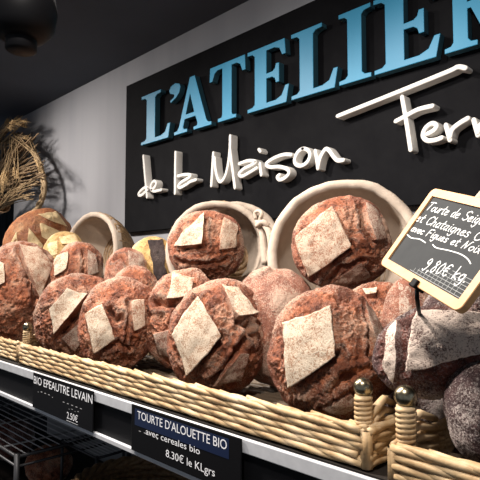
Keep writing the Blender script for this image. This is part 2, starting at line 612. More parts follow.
Z1 = lambda p: zz(135, 140, 1/6, p)
Z2 = lambda p: zz(200, 120, 1/6, p)
Z3 = lambda p: zz(270, 120, 1/6, p)
Z4 = lambda p: zz(380, 70, 100/480, p)
Z5 = lambda p: zz(300, 0, .375, p)
SCRIPT = [
    [Z1([(48, 95), (58, 215), (70, 343)]), Z1([(78, 290), (55, 287), (30, 308), (19, 328), (36, 332), (60, 312), (78, 290)])],
    [Z1([(96, 300), (118, 280), (124, 258), (112, 246), (98, 262), (92, 288), (108, 307), (132, 304), (156, 298)])],
    [Z1([(241, 74), (239, 200), (238, 320)])],
    [Z1([(256, 216), (292, 208), (330, 209), (318, 228), (280, 250), (258, 274), (268, 286), (304, 268), (330, 250), (364, 238)])],
    [Z2([(78, 198), (72, 300), (66, 394)]), Z2([(86, 228), (94, 310), (114, 368), (142, 352), (164, 285), (177, 185), (180, 96)]), Z2([(180, 180), (195, 300), (209, 406)])],
    [Z2([(234, 262), (285, 245), (332, 249), (310, 268), (262, 292), (233, 322), (250, 338), (298, 312), (338, 288)])],
    [Z2([(358, 262), (362, 300), (366, 328)]), Z2([(353, 178), (361, 188)])],
    [Z3([(125, 208), (85, 207), (35, 222), (-10, 248), (-25, 268), (0, 283), (50, 280), (98, 293), (112, 318), (85, 348), (54, 358), (42, 342), (54, 330)])],
    [Z3([(195, 172), (226, 182), (238, 212), (220, 254), (182, 275), (152, 264), (146, 235), (164, 194), (195, 172)])],
    [Z3([(270, 186), (280, 240), (286, 290)]), Z3([(286, 285), (300, 226), (330, 176), (352, 182), (380, 220), (405, 243), (438, 240)])],
    [Z5([(100, 309), (135, 295), (270, 241), (395, 190), (420, 178), (440, 181)])],
    [Z4([(105, 130), (125, 245), (146, 382)]), Z4([(76, 245), (120, 222), (180, 190), (250, 172)])],
    [Z4([(228, 306), (258, 288), (270, 266), (248, 256), (218, 278), (205, 314), (225, 338), (262, 336), (294, 325)])],
    [Z4([(316, 265), (335, 335)]), Z4([(334, 322), (346, 285), (380, 256), (420, 232)])],
    [Z4([(450, 240), (470, 312)]), Z4([(468, 300), (478, 268), (510, 242), (548, 226)])],
]
for strokes in SCRIPT:
    b = MB()
    for k, s in enumerate(strokes):
        pts = []
        for px, py in s:
            q = at(px, py, SIGN_Y-SD)
            pts.append((q.x-sign_loc.x, q.z-sign_loc.z))
        if len(pts) > 2:
            pts = [tuple(v) for v in smooth_path(pts, 6, closed=(pts[0] == pts[-1]))]
        b.ribbon(pts, .0150, Vector((0, SIGN_Y-sign_loc.y-.0006*k, 0)), EX, EZ, EN, SD, .16)
    o = b.build('letter', m_white, sign)
    o['label'] = 'white handwritten letter'

# ------------------------------------------------------------------ shelf unit with price rail
RAIL_Y = .735
Z_SH = 1.5-.332                              # top of the main shelf
rail_top = at(240, 437, RAIL_Y).z
Z_SH = rail_top
main = empty('display_shelf', (-1.6, 1.15, Z_SH-.12), 'dark bakery display shelf with a black and silver price rail along its front edge', 'shelf')
ML = Vector(main.location)
SX0, SX1 = -3.9, 1.2
shift(from_bm('shelf_board', box_bm(SX0, SX1, RAIL_Y+.012, WALL_Y-.02, Z_SH-.03, Z_SH), m_shelf, main), ML)
shift(from_bm('back_step', box_bm(SX0, SX1, 1.14, WALL_Y-.02, Z_SH+.001, 1.5-.14), m_shelf, main), ML)
low_z = at(30, 404, RAIL_Y).z
shift(from_bm('price_channel', box_bm(SX0, SX1, RAIL_Y+.004, RAIL_Y+.011, low_z, Z_SH-.001), m_black, main), ML)
shift(from_bm('upper_trim', box_bm(SX0, SX1, RAIL_Y-.006, RAIL_Y+.004, Z_SH-.026, Z_SH+.001), m_alu, main, bevel=.002), ML)
shift(from_bm('lower_trim', box_bm(SX0, SX1, RAIL_Y-.006, RAIL_Y+.004, low_z-.012, low_z+.001), m_alu, main, bevel=.002), ML)


# ------------------------------------------------------------------ lettering helpers for the printed cards
def text_mesh(body):
    c = bpy.data.curves.new('text', 'FONT')
    c.body = body
    c.size = 1.0
    c.resolution_u = 3
    tmp = bpy.data.objects.new('text', c)
    COL.objects.link(tmp)
    bpy.context.view_layer.update()
    dg = bpy.context.evaluated_depsgraph_get()
    me = bpy.data.meshes.new_from_object(tmp.evaluated_get(dg))
    bpy.data.objects.remove(tmp)
    return me


def printed(name, body, org, ex, ez, en, p0, p1, h, m, parent, ploc):
    """body fitted from p0 to p1 (2D in the card's plane), capitals h tall"""
    me = text_mesh(body)
    xs = [v.co.x for v in me.vertices]
    ys = [v.co.y for v in me.vertices]
    x0, x1 = min(xs), max(xs)
    capm = .69
    d = Vector((p1[0]-p0[0], p1[1]-p0[1]))
    sx = d.length/(x1-x0)
    dn = d.normalized()
    for v in me.vertices:
        a = (v.co.x-x0)*sx
        bb = v.co.y/capm*h
        u = p0[0]+dn.x*a
        w = p0[1]+dn.y*a+bb
        v.co = org+ex*u+ez*w+en*.0006-ploc
    me.materials.clear()
    me.materials.append(m)
    return link(bpy.data.objects.new(name, me), parent)


def plane_uv(px, py, org, ex, ez, en):
    d = ray(px, py)
    t = (org-CAM).dot(en)/d.dot(en)
    q = CAM+d*t-org
    return (q.dot(ex), q.dot(ez))


def price_label(name, cl, cr_, ctop, cbot, label):
    """card hung over the rail: cl/cr_ are its left and right pixel columns"""
    yy = RAIL_Y-.012
    x0, x1 = at(cl, 400, yy).x, at(cr_, 400, yy).x
    z1 = Z_SH+.002
    z0 = low_z+.001
    t = empty(name, ((x0+x1)/2, yy, z0), label, 'price label', 'price labels on the shelf rail')
    L = Vector(t.location)
    shift(from_bm('card', box_bm(x0, x1, yy, yy+.004, z0, z1), m_label, t, bevel=.0015), L)
    return t, L, Vector((x0, yy, z0)), x1-x0, z1-z0


def put(t, L, org, name, body, a, b_, hpx, m):
    u0 = plane_uv(*a, org, EX, EZ, EN)
    u1 = plane_uv(*b_, org, EX, EZ, EN)
    zc = (u0[1]+u1[1])/2
    q = org+EX*((u0[0]+u1[0])/2)+EZ*zc
    h = hpx*depth_of(q)/F
    return printed(name, body, org, EX, EZ, EN, (u0[0], zc), (u1[0], zc), h, m, t, L)


t1, L1, O1, W1, H1 = price_label('price_label', 131.5, 241, 0, 0, "wide black price label reading TOURTE D'ALOUETTE BIO under the middle wicker tray")
u0 = plane_uv(135, 409, O1, EX, EZ, EN)
u1 = plane_uv(229, 449, O1, EX, EZ, EN)
ua = plane_uv(135, 423, O1, EX, EZ, EN)
shift(from_bm('glare_strip', box_bm(O1.x+u0[0], O1.x+u1[0], O1.y-.0004, O1.y+.001, O1.z+ua[1]-.004, O1.z+u0[1]+.002), m_blueglare, t1), L1)  # bluish glare on the card, painted as a strip behind the title
put(t1, L1, O1, 'print', "TOURTE D'ALOUETTE BIO", (137.5, 421), (227, 447), 8.6, m_print)
put(t1, L1, O1, 'print', 'avec cereales bio', (146, 436.5), (200, 452), 6.4, m_print)
put(t1, L1, O1, 'print', '8.30\u20ac le KLgrs', (166, 458), (215, 475), 7.6, m_print)
put(t1, L1, O1, 'print', '- - -  .', (139, 433), (158, 439), 5, m_printdim)

t2, L2, O2, W2, H2 = price_label('price_label', 32.5, 93, 0, 0, 'black price label reading BIO EPEAUTRE LEVAIN and 2.50 euro on the rail, left end')
put(t2, L2, O2, 'print', 'BIO EPEAUTRE LEVAIN', (34, 383.5), (92.5, 403.5), 8, m_print)
put(t2, L2, O2, 'print', '2.50\u20ac', (67, 418), (77.8, 422.6), 6.5, m_print)
put(t2, L2, O2, 'print', '____', (66.5, 419.5), (78, 424), 5, m_print)
put(t2, L2, O2, 'print', '. - - - .', (38, 392.5), (53, 397.5), 5, m_printdim)
put(t2, L2, O2, 'print', '- - - - -', (63, 404), (82, 410), 5, m_printdim)
put(t2, L2, O2, 'print', '. - . -', (69, 409.5), (79, 413), 4, m_printdim)


# ------------------------------------------------------------------ wicker trays
def weave_side(mb, p0, p1, out, z0, rows, rh, seg, rr, jit):
    """waling: fat slanted strands that come out from behind one stake and dive behind the next"""
    p0, p1, out = Vector(p0), Vector(p1), Vector(out)
    L = (p1-p0).length
    ax = (p1-p0)/L
    n = max(2, int(round(L/seg)))
    sl = L/n
    for r in range(rows):
        off = (r*.37+.15*jit.random()) % 1.0
        k = -2
        while k <= n:
            a = (k+off)*sl
            e = a+sl*2.7
            pts, rs = [], []
            dz, th = jit.uniform(-.0012, .0012), jit.uniform(.88, 1.08)
            for i in range(13):
                t = i/12
                x = a+(e-a)*t
                if x < -.004 or x > L+.004:
                    continue
                bulge = math.sin(math.pi*t)**.8
                y = -rr*1.1+bulge*rr*1.9
                zc = z0+(r+.5)*rh+rh*(.5-1.0*t)*.95+dz
                pts.append(p0+ax*x+out*y+Vector((0, 0, zc-p0.z)))
                rs.append(rr*th*(.55+.42*bulge))
            if len(pts) > 2:
                mb.tube(pts, rs, 7)
            k += 1


def tray(name, x0, x1, y0, y1, z0, hgt, rows, label, knobs, group='wicker trays along the shelf', knob_r=.0165, post_h=.080):
    t = empty(name, ((x0+x1)/2, (y0+y1)/2, z0), label, 'wicker tray', group)
    L = Vector(t.location)
    j = random.Random(int(abs(x0)*1000))
    rh = hgt/rows
    rr = rh*.52
    sides = (('front_weave', (x0, y0, z0), (x1, y0, z0), (0, -1, 0)), ('back_weave', (x0, y1, z0), (x1, y1, z0), (0, 1, 0)),
             ('side_weave', (x0, y0, z0), (x0, y1, z0), (-1, 0, 0)), ('side_weave', (x1, y0, z0), (x1, y1, z0), (1, 0, 0)))
    for nm, a, e, o_ in sides:
        mb = MB()
        weave_side(mb, a, e, o_, z0+.004, rows, rh, .080, rr, j)
        a, e = Vector(a), Vector(e)
        ln_ = (e-a).length
        for ph in (0.0, math.pi):                             # twisted border along the top
            nn = max(8, int(ln_/.012))
            mb.tube([a+(e-a)*(q/nn)+Vector(o_)*(.0045*math.cos(q*.55+ph))+Vector((0, 0, hgt-.002+.0045*math.sin(q*.55+ph))) for q in range(nn+1)], rr*.66, 7)
        n = max(2, int(ln_/.055))
        for i in range(n+1):
            q = a+(e-a)*i/n
            mb.tube([q+Vector((0, 0, .003)), q+Vector((0, 0, hgt*.97))], .0105 if i in (0, n) else .0045, 8)
        shift(mb.build(nm, m_wick, t), L)
    mb = MB()
    n = int((y1-y0)/.016)
    for i in range(n+1):
        y = y0+.01+(y1-y0-.02)*i/n
        mb.tube([(x0+.006+(x1-x0-.012)*q/30, y, z0+.010+.003*math.sin(q*2.1+i*math.pi)) for q in range(31)], .0072, 6)
    shift(mb.build('base', m_wickshade, t), L)
    for (x, y, on) in ((x0, y0, knobs[0]), (x1, y0, knobs[1]), (x0, y1, knobs[2]), (x1, y1, knobs[3])):
        if not on:
            continue
        x = x+(.013 if x == x0 else -.013)
        y = y+(.013 if y == y0 else -.013)
        mb = MB()
        zt = z0+hgt+post_h-knob_r*1.75
        mb.tube([(x, y, z0+.003), (x, y, zt)], .0140, 12)
        zc = z0+hgt*.30
        while zc < zt-.002:                                   # the bound cane wrapping
            mb.tube([(x+.0118*math.cos(2*math.pi*q/14), y+.0118*math.sin(2*math.pi*q/14), zc+.0016*math.sin(2*math.pi*q/14+1.0)) for q in range(15)], .0044, 6, cap=False)
            zc += .0076
        po = shift(mb.build('corner_post', m_wick, t), L)
        mb = MB()
        prof = [(.0, -knob_r), (knob_r*.62, -knob_r*.86), (knob_r*.66, -knob_r*.78)]
        for q in range(1, 13):
            an = -math.pi/2+math.pi*(.18+.82*q/12)
            prof.append((knob_r*math.cos(an), knob_r*math.sin(an)))
        mb.lathe(prof, 24, (x, y, z0+hgt+post_h-knob_r))
        k = shift(mb.build('knob', m_brass, po), L)
        # slanted splints that run from the post down into the side walls
        sgx = 1 if x < (x0+x1)/2 else -1
        mb = MB()
        for q in range(5):
            za = z0+hgt+.024-.014*q
            dirs = ((0, 1),) if y < (y0+y1)/2 else ((0, -1),)
            for dx, dy in dirs:
                mb.tube([(x-sgx*.004, y+dy*.004-.006*(y < (y0+y1)/2), za-.018), (x-sgx*.010, y+dy*.02, za+.002), (x-sgx*.006, y+dy*.055, za+.012-.004*q), (x, y+dy*.10, za-.004)], [.0055, .0075, .007, .005], 7)
        shift(mb.build('corner_splints', m_wick, t), L)
    return t


TY = .760
mid_x0, mid_x1 = at(22, 340, TY).x, at(366, 410, TY).x
TR_Z = Z_SH+.001
top_mid = at(240, 393, TY).z
TH = (top_mid-TR_Z)*.86
tray('wicker_tray', mid_x0, mid_x1, TY, 1.13, TR_Z, TH, 5, 'long pale wicker tray full of loaves in the middle of the shelf', (1, 1, 1, 1))
tray('wicker_tray', -3.30, mid_x0-.045, TY+.010, 1.13, TR_Z, TH, 5, 'pale wicker tray at the far left end, left of the small brass knob', (0, 0, 0, 0))
t2x0 = at(394, 430, .722).x
tray('wicker_tray', t2x0, .75, .722, 1.13, TR_Z, TH*.97, 5, 'pale wicker tray at the right, holding the dark floury loaf, brass knob on its corner', (1, 1, 1, 1), knob_r=.0172, post_h=.090)

# ------------------------------------------------------------------ loaves
_bm = bmesh.new()
bmesh.ops.create_icosphere(_bm, subdivisions=7, radius=1.0)
ICO_V = np.array([v.co[:] for v in _bm.verts])
ICO_F = np.array([[v.index for v in f.verts] for f in _bm.faces], dtype=np.int32)
_bm.free()
_bm = bmesh.new()
bmesh.ops.create_icosphere(_bm, subdivisions=6, radius=1.0)
ICO6_V = np.array([v.co[:] for v in _bm.verts])
ICO6_F = np.array([[v.index for v in f.verts] for f in _bm.faces], dtype=np.int32)
_bm.free()


def fast_mesh(name, V, Fc, m, parent=None):
    me = bpy.data.meshes.new(name)
    nv, nf, k = len(V), len(Fc), Fc.shape[1]
    me.vertices.add(nv)
    me.vertices.foreach_set('co', np.ascontiguousarray(V, dtype=np.float32).ravel())
    me.loops.add(nf*k)
    me.loops.foreach_set('vertex_index', np.ascontiguousarray(Fc, dtype=np.int32).ravel())
    me.polygons.add(nf)
    me.polygons.foreach_set('loop_start', np.arange(0, nf*k, k, dtype=np.int32))
    me.polygons.foreach_set('use_smooth', np.ones(nf, dtype=bool))
    me.update(calc_edges=True)
    me.validate()
    me.materials.append(m)
    return link(bpy.data.objects.new(name, me), parent)


class Loaf:
    def __init__(self, cx, cy, y, w, h, label, group=None, m=RYE, thick=.66, k=.85, tilt=12, roll=0, seed=1,
                 sink=.085, rough=1.0, lump=.10, torn_lo=.10, fine=True, name='bread_loaf', cat='bread', torn_all=None):
        self.c = at(cx, cy, y)
        d = depth_of(self.c)
        self.a, self.b = 1.04*w/2*d/F, 1.035*h/2*d/F
        self.t = min(self.a, self.b)*thick*1.15
        psi = math.atan2(-self.c.x, self.c.y)*k
        R = Matrix.Rotation(psi, 3, 'Z') @ Matrix.Rotation(-math.radians(tilt), 3, 'X') @ Matrix.Rotation(math.radians(roll), 3, 'Y')
        self.R = np.array(R)
        self.S = np.array((self.a, self.t, self.b))
        self.seed, self.lump = seed, lump
        self.sink, self.rough = sink, rough
        V, Fc = (ICO_V, ICO_F) if fine else (ICO6_V, ICO6_F)
        self.V, self.Fc = V, Fc
        self.m = m
        self.meta = (name, label, cat, group)
        self.cuts = []
        self.torn_lo = torn_lo
        self.patches = []

    def radial(self, q):
        r = 1+self.lump*fbm(q*1.6+self.seed*5.7, self.seed, 3)
        # a little squarer than an ellipse, as a hearth loaf is
        return r*(1+.05*(1-np.max(np.abs(q), axis=1)))

    def hit(self, px, py):
        d = np.array(ray(px, py))
        o = np.array(CAM-self.c)
        o, d = (self.R.T @ o)/self.S, (self.R.T @ d)/self.S
        a, b_, c_ = d @ d, 2*o @ d, o @ o-1.06
        disc = b_*b_-4*a*c_
        t = (-b_-math.sqrt(disc))/(2*a) if disc > 0 else -b_/(2*a)
        q = o+d*t
        return q/np.linalg.norm(q)

    def cut(self, pts, width=.05, depth=.09, lip=.03):
        self.cuts.append(([self.hit(*p) for p in pts], width*1.8, depth*1.5, lip*1.6))
        return self

    def patch(self, quad, m=FL_HI, lift=.006, ear=(0, 0, 0, 0), ear_h=.10, wob=.014, label='pale floured crust', bulge=.07):
        """quad: four pixel corners going round; ear: how much each of the edges 0-1, 1-2, 2-3, 3-0 curls up"""
        self.patches.append((quad, m, lift, ear, ear_h, wob, label, bulge))
        return self

    def build(self):
        q = self.V
        face = -q[:, 1]
        nz = fbm(q*3.0+self.seed, self.seed+11, 3)
        torn = sstep(self.torn_lo, self.torn_lo+.35, face+.28*nz)
        r = self.radial(q)
        rg = ridged(q*3.2+self.seed*2.1, self.seed+3, 5)
        fb = fbm(q*9.0+self.seed, self.seed+5, 4)
        f2 = fbm(q*26.0+self.seed, self.seed+8, 3)
        rg2 = ridged(q*9.5+self.seed*3.3, self.seed+51, 3)
        pits = sstep(.18, .42, fbm(q*13.0+self.seed*1.7, self.seed+41, 3))
        r = r-torn*self.sink+self.rough*(torn*(.13*(rg-.70)+.045*fb+.026*f2-.040*pits+.060*(rg2-.70)+.035*(ridged(q*24.0+self.seed, self.seed+61, 2)-.55))+(1-torn)*(.022*fb+.014*f2))
        wob = .03*np.stack([fbm(q*7+3*i+self.seed, self.seed+20+i, 3) for i in range(3)], axis=1)
        qq = q+wob
        char = np.zeros(len(q))
        for pts, width, depth, lip in self.cuts:
            dm = np.full(len(q), 9.0)
            for p0, p1 in zip(pts[:-1], pts[1:]):
                e = p1-p0
                t = np.clip(((qq-p0) @ e)/(e @ e+1e-9), 0, 1)
                dm = np.minimum(dm, np.linalg.norm(qq-p0-t[:, None]*e, axis=1))
            char = np.maximum(char, np.exp(-((dm-width*1.45)/(width*.35))**2))
            r = r-depth*1.35*(1-sstep(0, width, dm))+lip*np.exp(-((dm-width*1.5)/(width*.6))**2)
        P = q*self.S*r[:, None]
        name, label, cat, group = self.meta
        o = fast_mesh(name, P, self.Fc, self.m)
        at_ = o.data.attributes.new('torn', 'FLOAT', 'POINT')
        at_.data.foreach_set('value', torn.astype(np.float32))
        ac_ = o.data.attributes.new('char', 'FLOAT', 'POINT')
        ac_.data.foreach_set('value', char.astype(np.float32))
        M = Matrix([list(row) for row in self.R]).to_4x4()
        M.translation = self.c
        o.matrix_world = M
        tag(o, label, cat, group)
        for (quad, m, lift, ear, ear_h, wobk, lab, bulge) in self.patches:
            N = 36
            c = [np.array(p, float) for p in quad]
            size = max(np.linalg.norm(c[0]-c[2]), np.linalg.norm(c[1]-c[3]))
            cen = sum(c)/4
            U, L_ = [], []
            for i in range(N+1):
                for j in range(N+1):
                    s, t = i/N, j/N
                    p = c[0]*(1-s)*(1-t)+c[1]*s*(1-t)+c[2]*s*t+c[3]*(1-s)*t
                    if bulge:
                        p = p+(p-cen)*bulge*(4*s*(1-s)*(1 if t in (0, 1) else 1))*.5+(p-cen)*bulge*4*t*(1-t)*.5
                    U.append(p)
                    e = max(ear[0]*(1-t)**3, ear[1]*s**3, ear[2]*t**3, ear[3]*(1-s)**3)
                    L_.append(lift+ear_h*e)
            U = np.array(U)
            nn = np.stack([U[:, 0]*.11, U[:, 1]*.11, np.full(len(U), self.seed*1.3)], axis=1)
            n3 = nn*3.1
            U = U+size*wobk*np.stack([fbm(nn, 3, 2)+.6*fbm(n3, 7, 1), fbm(nn+9, 5, 2)+.6*fbm(n3+9, 8, 1)], axis=1)
            Q = np.array([self.hit(*p) for p in U])
            rr = self.radial(Q)
            L_ = np.array(L_)
            top = Q*self.S*(rr+L_+.022*fbm(Q*8+self.seed, 31, 3))[:, None]
            idx = np.arange((N+1)*(N+1)).reshape(N+1, N+1)
            fa = [(idx[i, j], idx[i+1, j], idx[i+1, j+1], idx[i, j+1]) for i in range(N) for j in range(N)]
            ring = list(idx[:, 0])+list(idx[N, 1:])+list(idx[N-1::-1, N])+list(idx[0, N-1:0:-1])
            V = [tuple(v) for v in top]
            # rim: a thin baked edge, then down into the loaf
            b1 = len(V)
            for k in ring:
                V.append(tuple(Q[k]*self.S*(rr[k]+L_[k]-.035)))
            b2 = len(V)
            for k in ring:
                V.append(tuple(Q[k]*.97*self.S*(rr[k]-.10)))
            n = len(ring)
            nt = len(fa)
            for k in range(n):
                k2 = (k+1) % n
                fa.append((ring[k], b1+k, b1+k2, ring[k2]))
                fa.append((b1+k, b2+k, b2+k2, b1+k2))
            po = mesh_np('floured_crust', V, fa, m, o)
            po.data.materials.append(self.m)
            mi = np.zeros(len(po.data.polygons), dtype=np.int32)
            mi[nt:] = 1
            po.data.polygons.foreach_set('material_index', mi)
            a2 = po.data.attributes.new('torn', 'FLOAT', 'POINT')
            a2.data.foreach_set('value', np.full(len(V), .6, dtype=np.float32))
            bm = bmesh.new()
            bm.from_mesh(po.data)
            bmesh.ops.recalc_face_normals(bm, faces=bm.faces)
            bm.to_mesh(po.data)
            bm.free()
            po['label'] = lab
        return o


GF = 'round rye loaves standing in the wicker trays'
# -- front row of the middle tray
l = Loaf(79, 318, .905, 84, 88, 'reddish loaf leaning behind another, one big white patch, in the tray above the BIO label', GF, roll=-18, seed=2)
l.patch([(47, 309), (67, 288), (87, 294), (55, 333)], FL_HI, ear=(0, .2, 1, 0), ear_h=.10)
l.patch([(60, 340), (82, 322), (86, 340), (74, 352)], FL_LOW, lift=-.02, label='thinly floured crust')
l.cut([(89, 296), (75, 315), (57, 337)], .07, .16, .02).cut([(78, 348), (90, 335)], .04, .06)
l.build()
l = Loaf(118, 324, .88, 74, 92, 'rust brown loaf with white patch and orange split, front left of the middle tray', GF, roll=8, seed=3)
l.patch([(84, 314), (102, 304), (115, 339), (94, 353)], FL_HI, ear=(0, .3, .6, 0))
l.patch([(132, 300), (145, 298), (145, 326), (134, 331)], FL_MID, lift=-.01)
l.cut([(108, 307), (116, 320), (121, 316)], .06, .16, .02).cut([(129, 298), (130, 320), (126, 345)], .035, .07).cut([(100, 352), (118, 345), (132, 352)], .05, .08)
l.build()
l = Loaf(182, 317, 1.02, 74, 96, 'orange brown loaf half hidden left of the large diamond patched loaf', GF, roll=10, seed=4)
l.patch([(173, 272), (195, 276), (189, 297), (168, 300)], FL_MID, ear=(0, 0, .8, 0))
l.cut([(150, 302), (166, 303), (190, 303)], .06, .13, .03)
l.patch([(152, 335), (170, 330), (172, 356), (158, 358)], FL_LOW, lift=-.02, label='thinly floured crust')
l.build()
l = Loaf(218.5, 337, .90, 97, 114, 'large brown loaf with a white diamond patch at the centre of the tray', GF, roll=6, seed=5)
l.patch([(197.5, 296), (221, 336), (188.5, 374), (172, 335)], FL_HI, ear=(.1, 1, .3, 0), ear_h=.075)
l.patch([(222, 283), (239, 287), (257, 314), (238, 317)], FL_HI, ear=(0, 0, .8, .3))
l.patch([(239, 353), (249, 354), (242, 382), (215, 386)], FL_LOW, lift=-.005, ear=(0, 0, 0, .6), label='thinly floured crust')
l.cut([(252, 325), (238, 355), (212, 384)], .05, .12, .05).cut([(240, 318), (258, 340)], .05, .12, .03).cut([(222, 338), (205, 356), (190, 377)], .06, .12, .01).cut([(199, 289), (185, 305), (174, 325)], .05, .07)
l.build()
l = Loaf(329, 353, .87, 116, 132, 'biggest brown loaf with pale square patch beside the brass knob, middle tray', GF, roll=-10, seed=6)
l.patch([(281, 322), (330, 304.5), (335, 356), (289, 387)], FL_HI, ear=(0, .3, .9, .1), ear_h=.07)
l.patch([(366, 298), (388, 303), (392, 324), (379, 345)], FL_LOW, lift=.0, label='thinly floured crust')
l.cut([(340, 356), (315, 366), (292, 391)], .055, .13, .02).cut([(365, 300), (374, 330), (372, 360)], .035, .07).cut([(385, 360), (345, 380), (300, 408)], .045, .10, .05)
l.patch([(322, 410), (352, 396), (362, 408), (345, 418)], FL_LOW, lift=-.015, label='thinly floured crust')
l.build()
# -- second row
l = Loaf(275, 325, 1.04, 84, 112, 'dusty speckled brown loaf behind, between the two largest loaves', GF, m=RYE_DUSTY, seed=8, sink=.01, rough=.5, torn_lo=.9)
l.cut([(232, 290), (242, 276), (262, 271)], .06, .12, .05)
l.build()
l = Loaf(376, 338, 1.04, 80, 110, 'reddish loaf peeping over the biggest loaf, below the large linen basket', GF, seed=9)
l.patch([(362, 287), (377, 286), (376, 293), (366, 294)], FL_HI)
l.build()
l = Loaf(409, 336, 1.0, 54, 114, 'narrow floury loaf upright behind the black clip of the chalkboard', GF, m=RYE_DUSTY, seed=10, sink=.02, rough=.6, torn_lo=.7)
l.patch([(398, 281), (414, 290), (410, 318), (400, 322)], FL_LOW, lift=.0, label='thinly floured crust')
l.build()
# -- right tray
l = Loaf(441, 349, .86, 130, 90, 'dark purple brown loaf thickly dusted with flour, under the chalkboard', GF, m=DARK, roll=-20, seed=11, tilt=20, thick=.8, k=.6)
l.patch([(417, 309), (505, 314), (488, 352), (405, 373)], FL_DARK, lift=.004, ear=(0, 0, 0, .5), wob=.02, label='flour dusted dark crust')
l.patch([(388, 330), (397, 320), (393, 384), (381, 368)], FL_DARK, lift=.02, wob=.02, label='flour dusted dark crust')
l.cut([(405, 318), (398, 350), (402, 378)], .06, .10, .0)
l.build()
l = Loaf(456, 338, 1.03, 80, 104, 'added dark loaf filling the black shade behind the chalkboard', GF, m=DARK, seed=23, torn_lo=.9, sink=.0, rough=.4)  # dark loaf added where there is only the board's shadow
l.build()
l = Loaf(434, 414, .95, 92, 62, 'blackish loaf added to fill the shaded void underneath the flour dusted dark loaf, right tray', GF, m=DARK, seed=24, torn_lo=.9, sink=.0, rough=.4)  # added loaf: blackens the shaded void and props up the loaf above
l.build()
l = Loaf(494, 412, .83, 92, 104, 'blackish loaf in shadow at the right edge, low inside the right tray', GF, m=DARK, seed=12, torn_lo=.9, sink=.0, rough=.4)
l.build()
# -- far left
l = Loaf(17, 292, .93, 76, 100, 'large loaf at the left edge with a white floured cheek, above the left tray', GF, roll=10, seed=13)
l.patch([(19, 246), (38, 245), (53, 264), (40, 300)], FL_MID, ear=(0, 0, 0, .8), wob=.02)
l.patch([(-14, 256), (3, 262), (4, 282), (-10, 288)], FL_HI)
l.cut([(19, 248), (29, 268), (38, 300)], .05, .12, .04)
l.build()
GB = 'smaller loaves on the back step'
l = Loaf(77, 272, 1.12, 48, 60, 'small loaf with white stripe and brown split, below the empty basket rim', GB, seed=14, roll=12, fine=False)
l.patch([(53, 256), (68, 251), (66, 268), (54, 276)], FL_HI)
l.patch([(88, 250), (96, 254), (98, 272), (88, 276)], FL_LOW, label='thinly floured crust')
l.cut([(84, 250), (84, 275)], .06, .10)
l.build()
l = Loaf(127, 273, 1.11, 42, 52, 'small purplish brown loaf just right of the empty basket', GB, seed=15, m=RYE_DUSTY, fine=False)
l.patch([(128, 250), (142, 255), (146, 270), (131, 274)], FL_LOW, label='thinly floured crust')
l.cut([(112, 258), (121, 253), (128, 262)], .08, .14)
l.build()
l = Loaf(134, 306, 1.0, 54, 80, 'light reddish small loaf squeezed above the rust brown loaf with the orange split', GB, seed=16, fine=False)
l.build()
l = Loaf(152, 269, 1.22, 50, 64, 'cream yellow loaf with a burnt black split left of the linen basket holding bread', GB, m=CREAM, seed=17, sink=.01, rough=.25, fine=False)
l.patch([(148, 242), (162, 240), (166, 278), (156, 280)], CHAR, lift=.03, ear=(0, 0, 0, .6), wob=.05, label='burnt black split')
l.build()
l = Loaf(38, 250, 1.22, 64, 82, 'orange wheat loaf scored with cream leaf shapes, below the dried wheat', GB, m=ORANGE, seed=18, sink=.01, rough=.3, roll=10, fine=False)
l.patch([(9, 246), (17, 232), (17, 243), (12, 254)], FL_CREAM, label='cream leaf shape')
l.patch([(29, 228), (43, 245), (40, 258), (27, 250)], FL_CREAM, label='cream leaf shape')
l.patch([(40, 222), (62, 232), (56, 244), (42, 236)], FL_CREAM, label='cream leaf shape')
l.patch([(38, 214), (56, 212), (67, 227), (50, 220)], FL_CREAM, label='cream leaf shape')
l.build()
l = Loaf(63, 256, 1.16, 40, 50, 'pale yellow scored loaf tucked left of the empty basket rim', GB, m=CREAM, seed=19, sink=.01, rough=.3, fine=False)
l.patch([(47, 244), (57, 240), (57, 254), (50, 256)], FL_CREAM)
l.patch([(59, 236), (75, 234), (80, 244), (62, 244)], FL_CREAM, ear=(0, 0, 1, 0))
l.build()


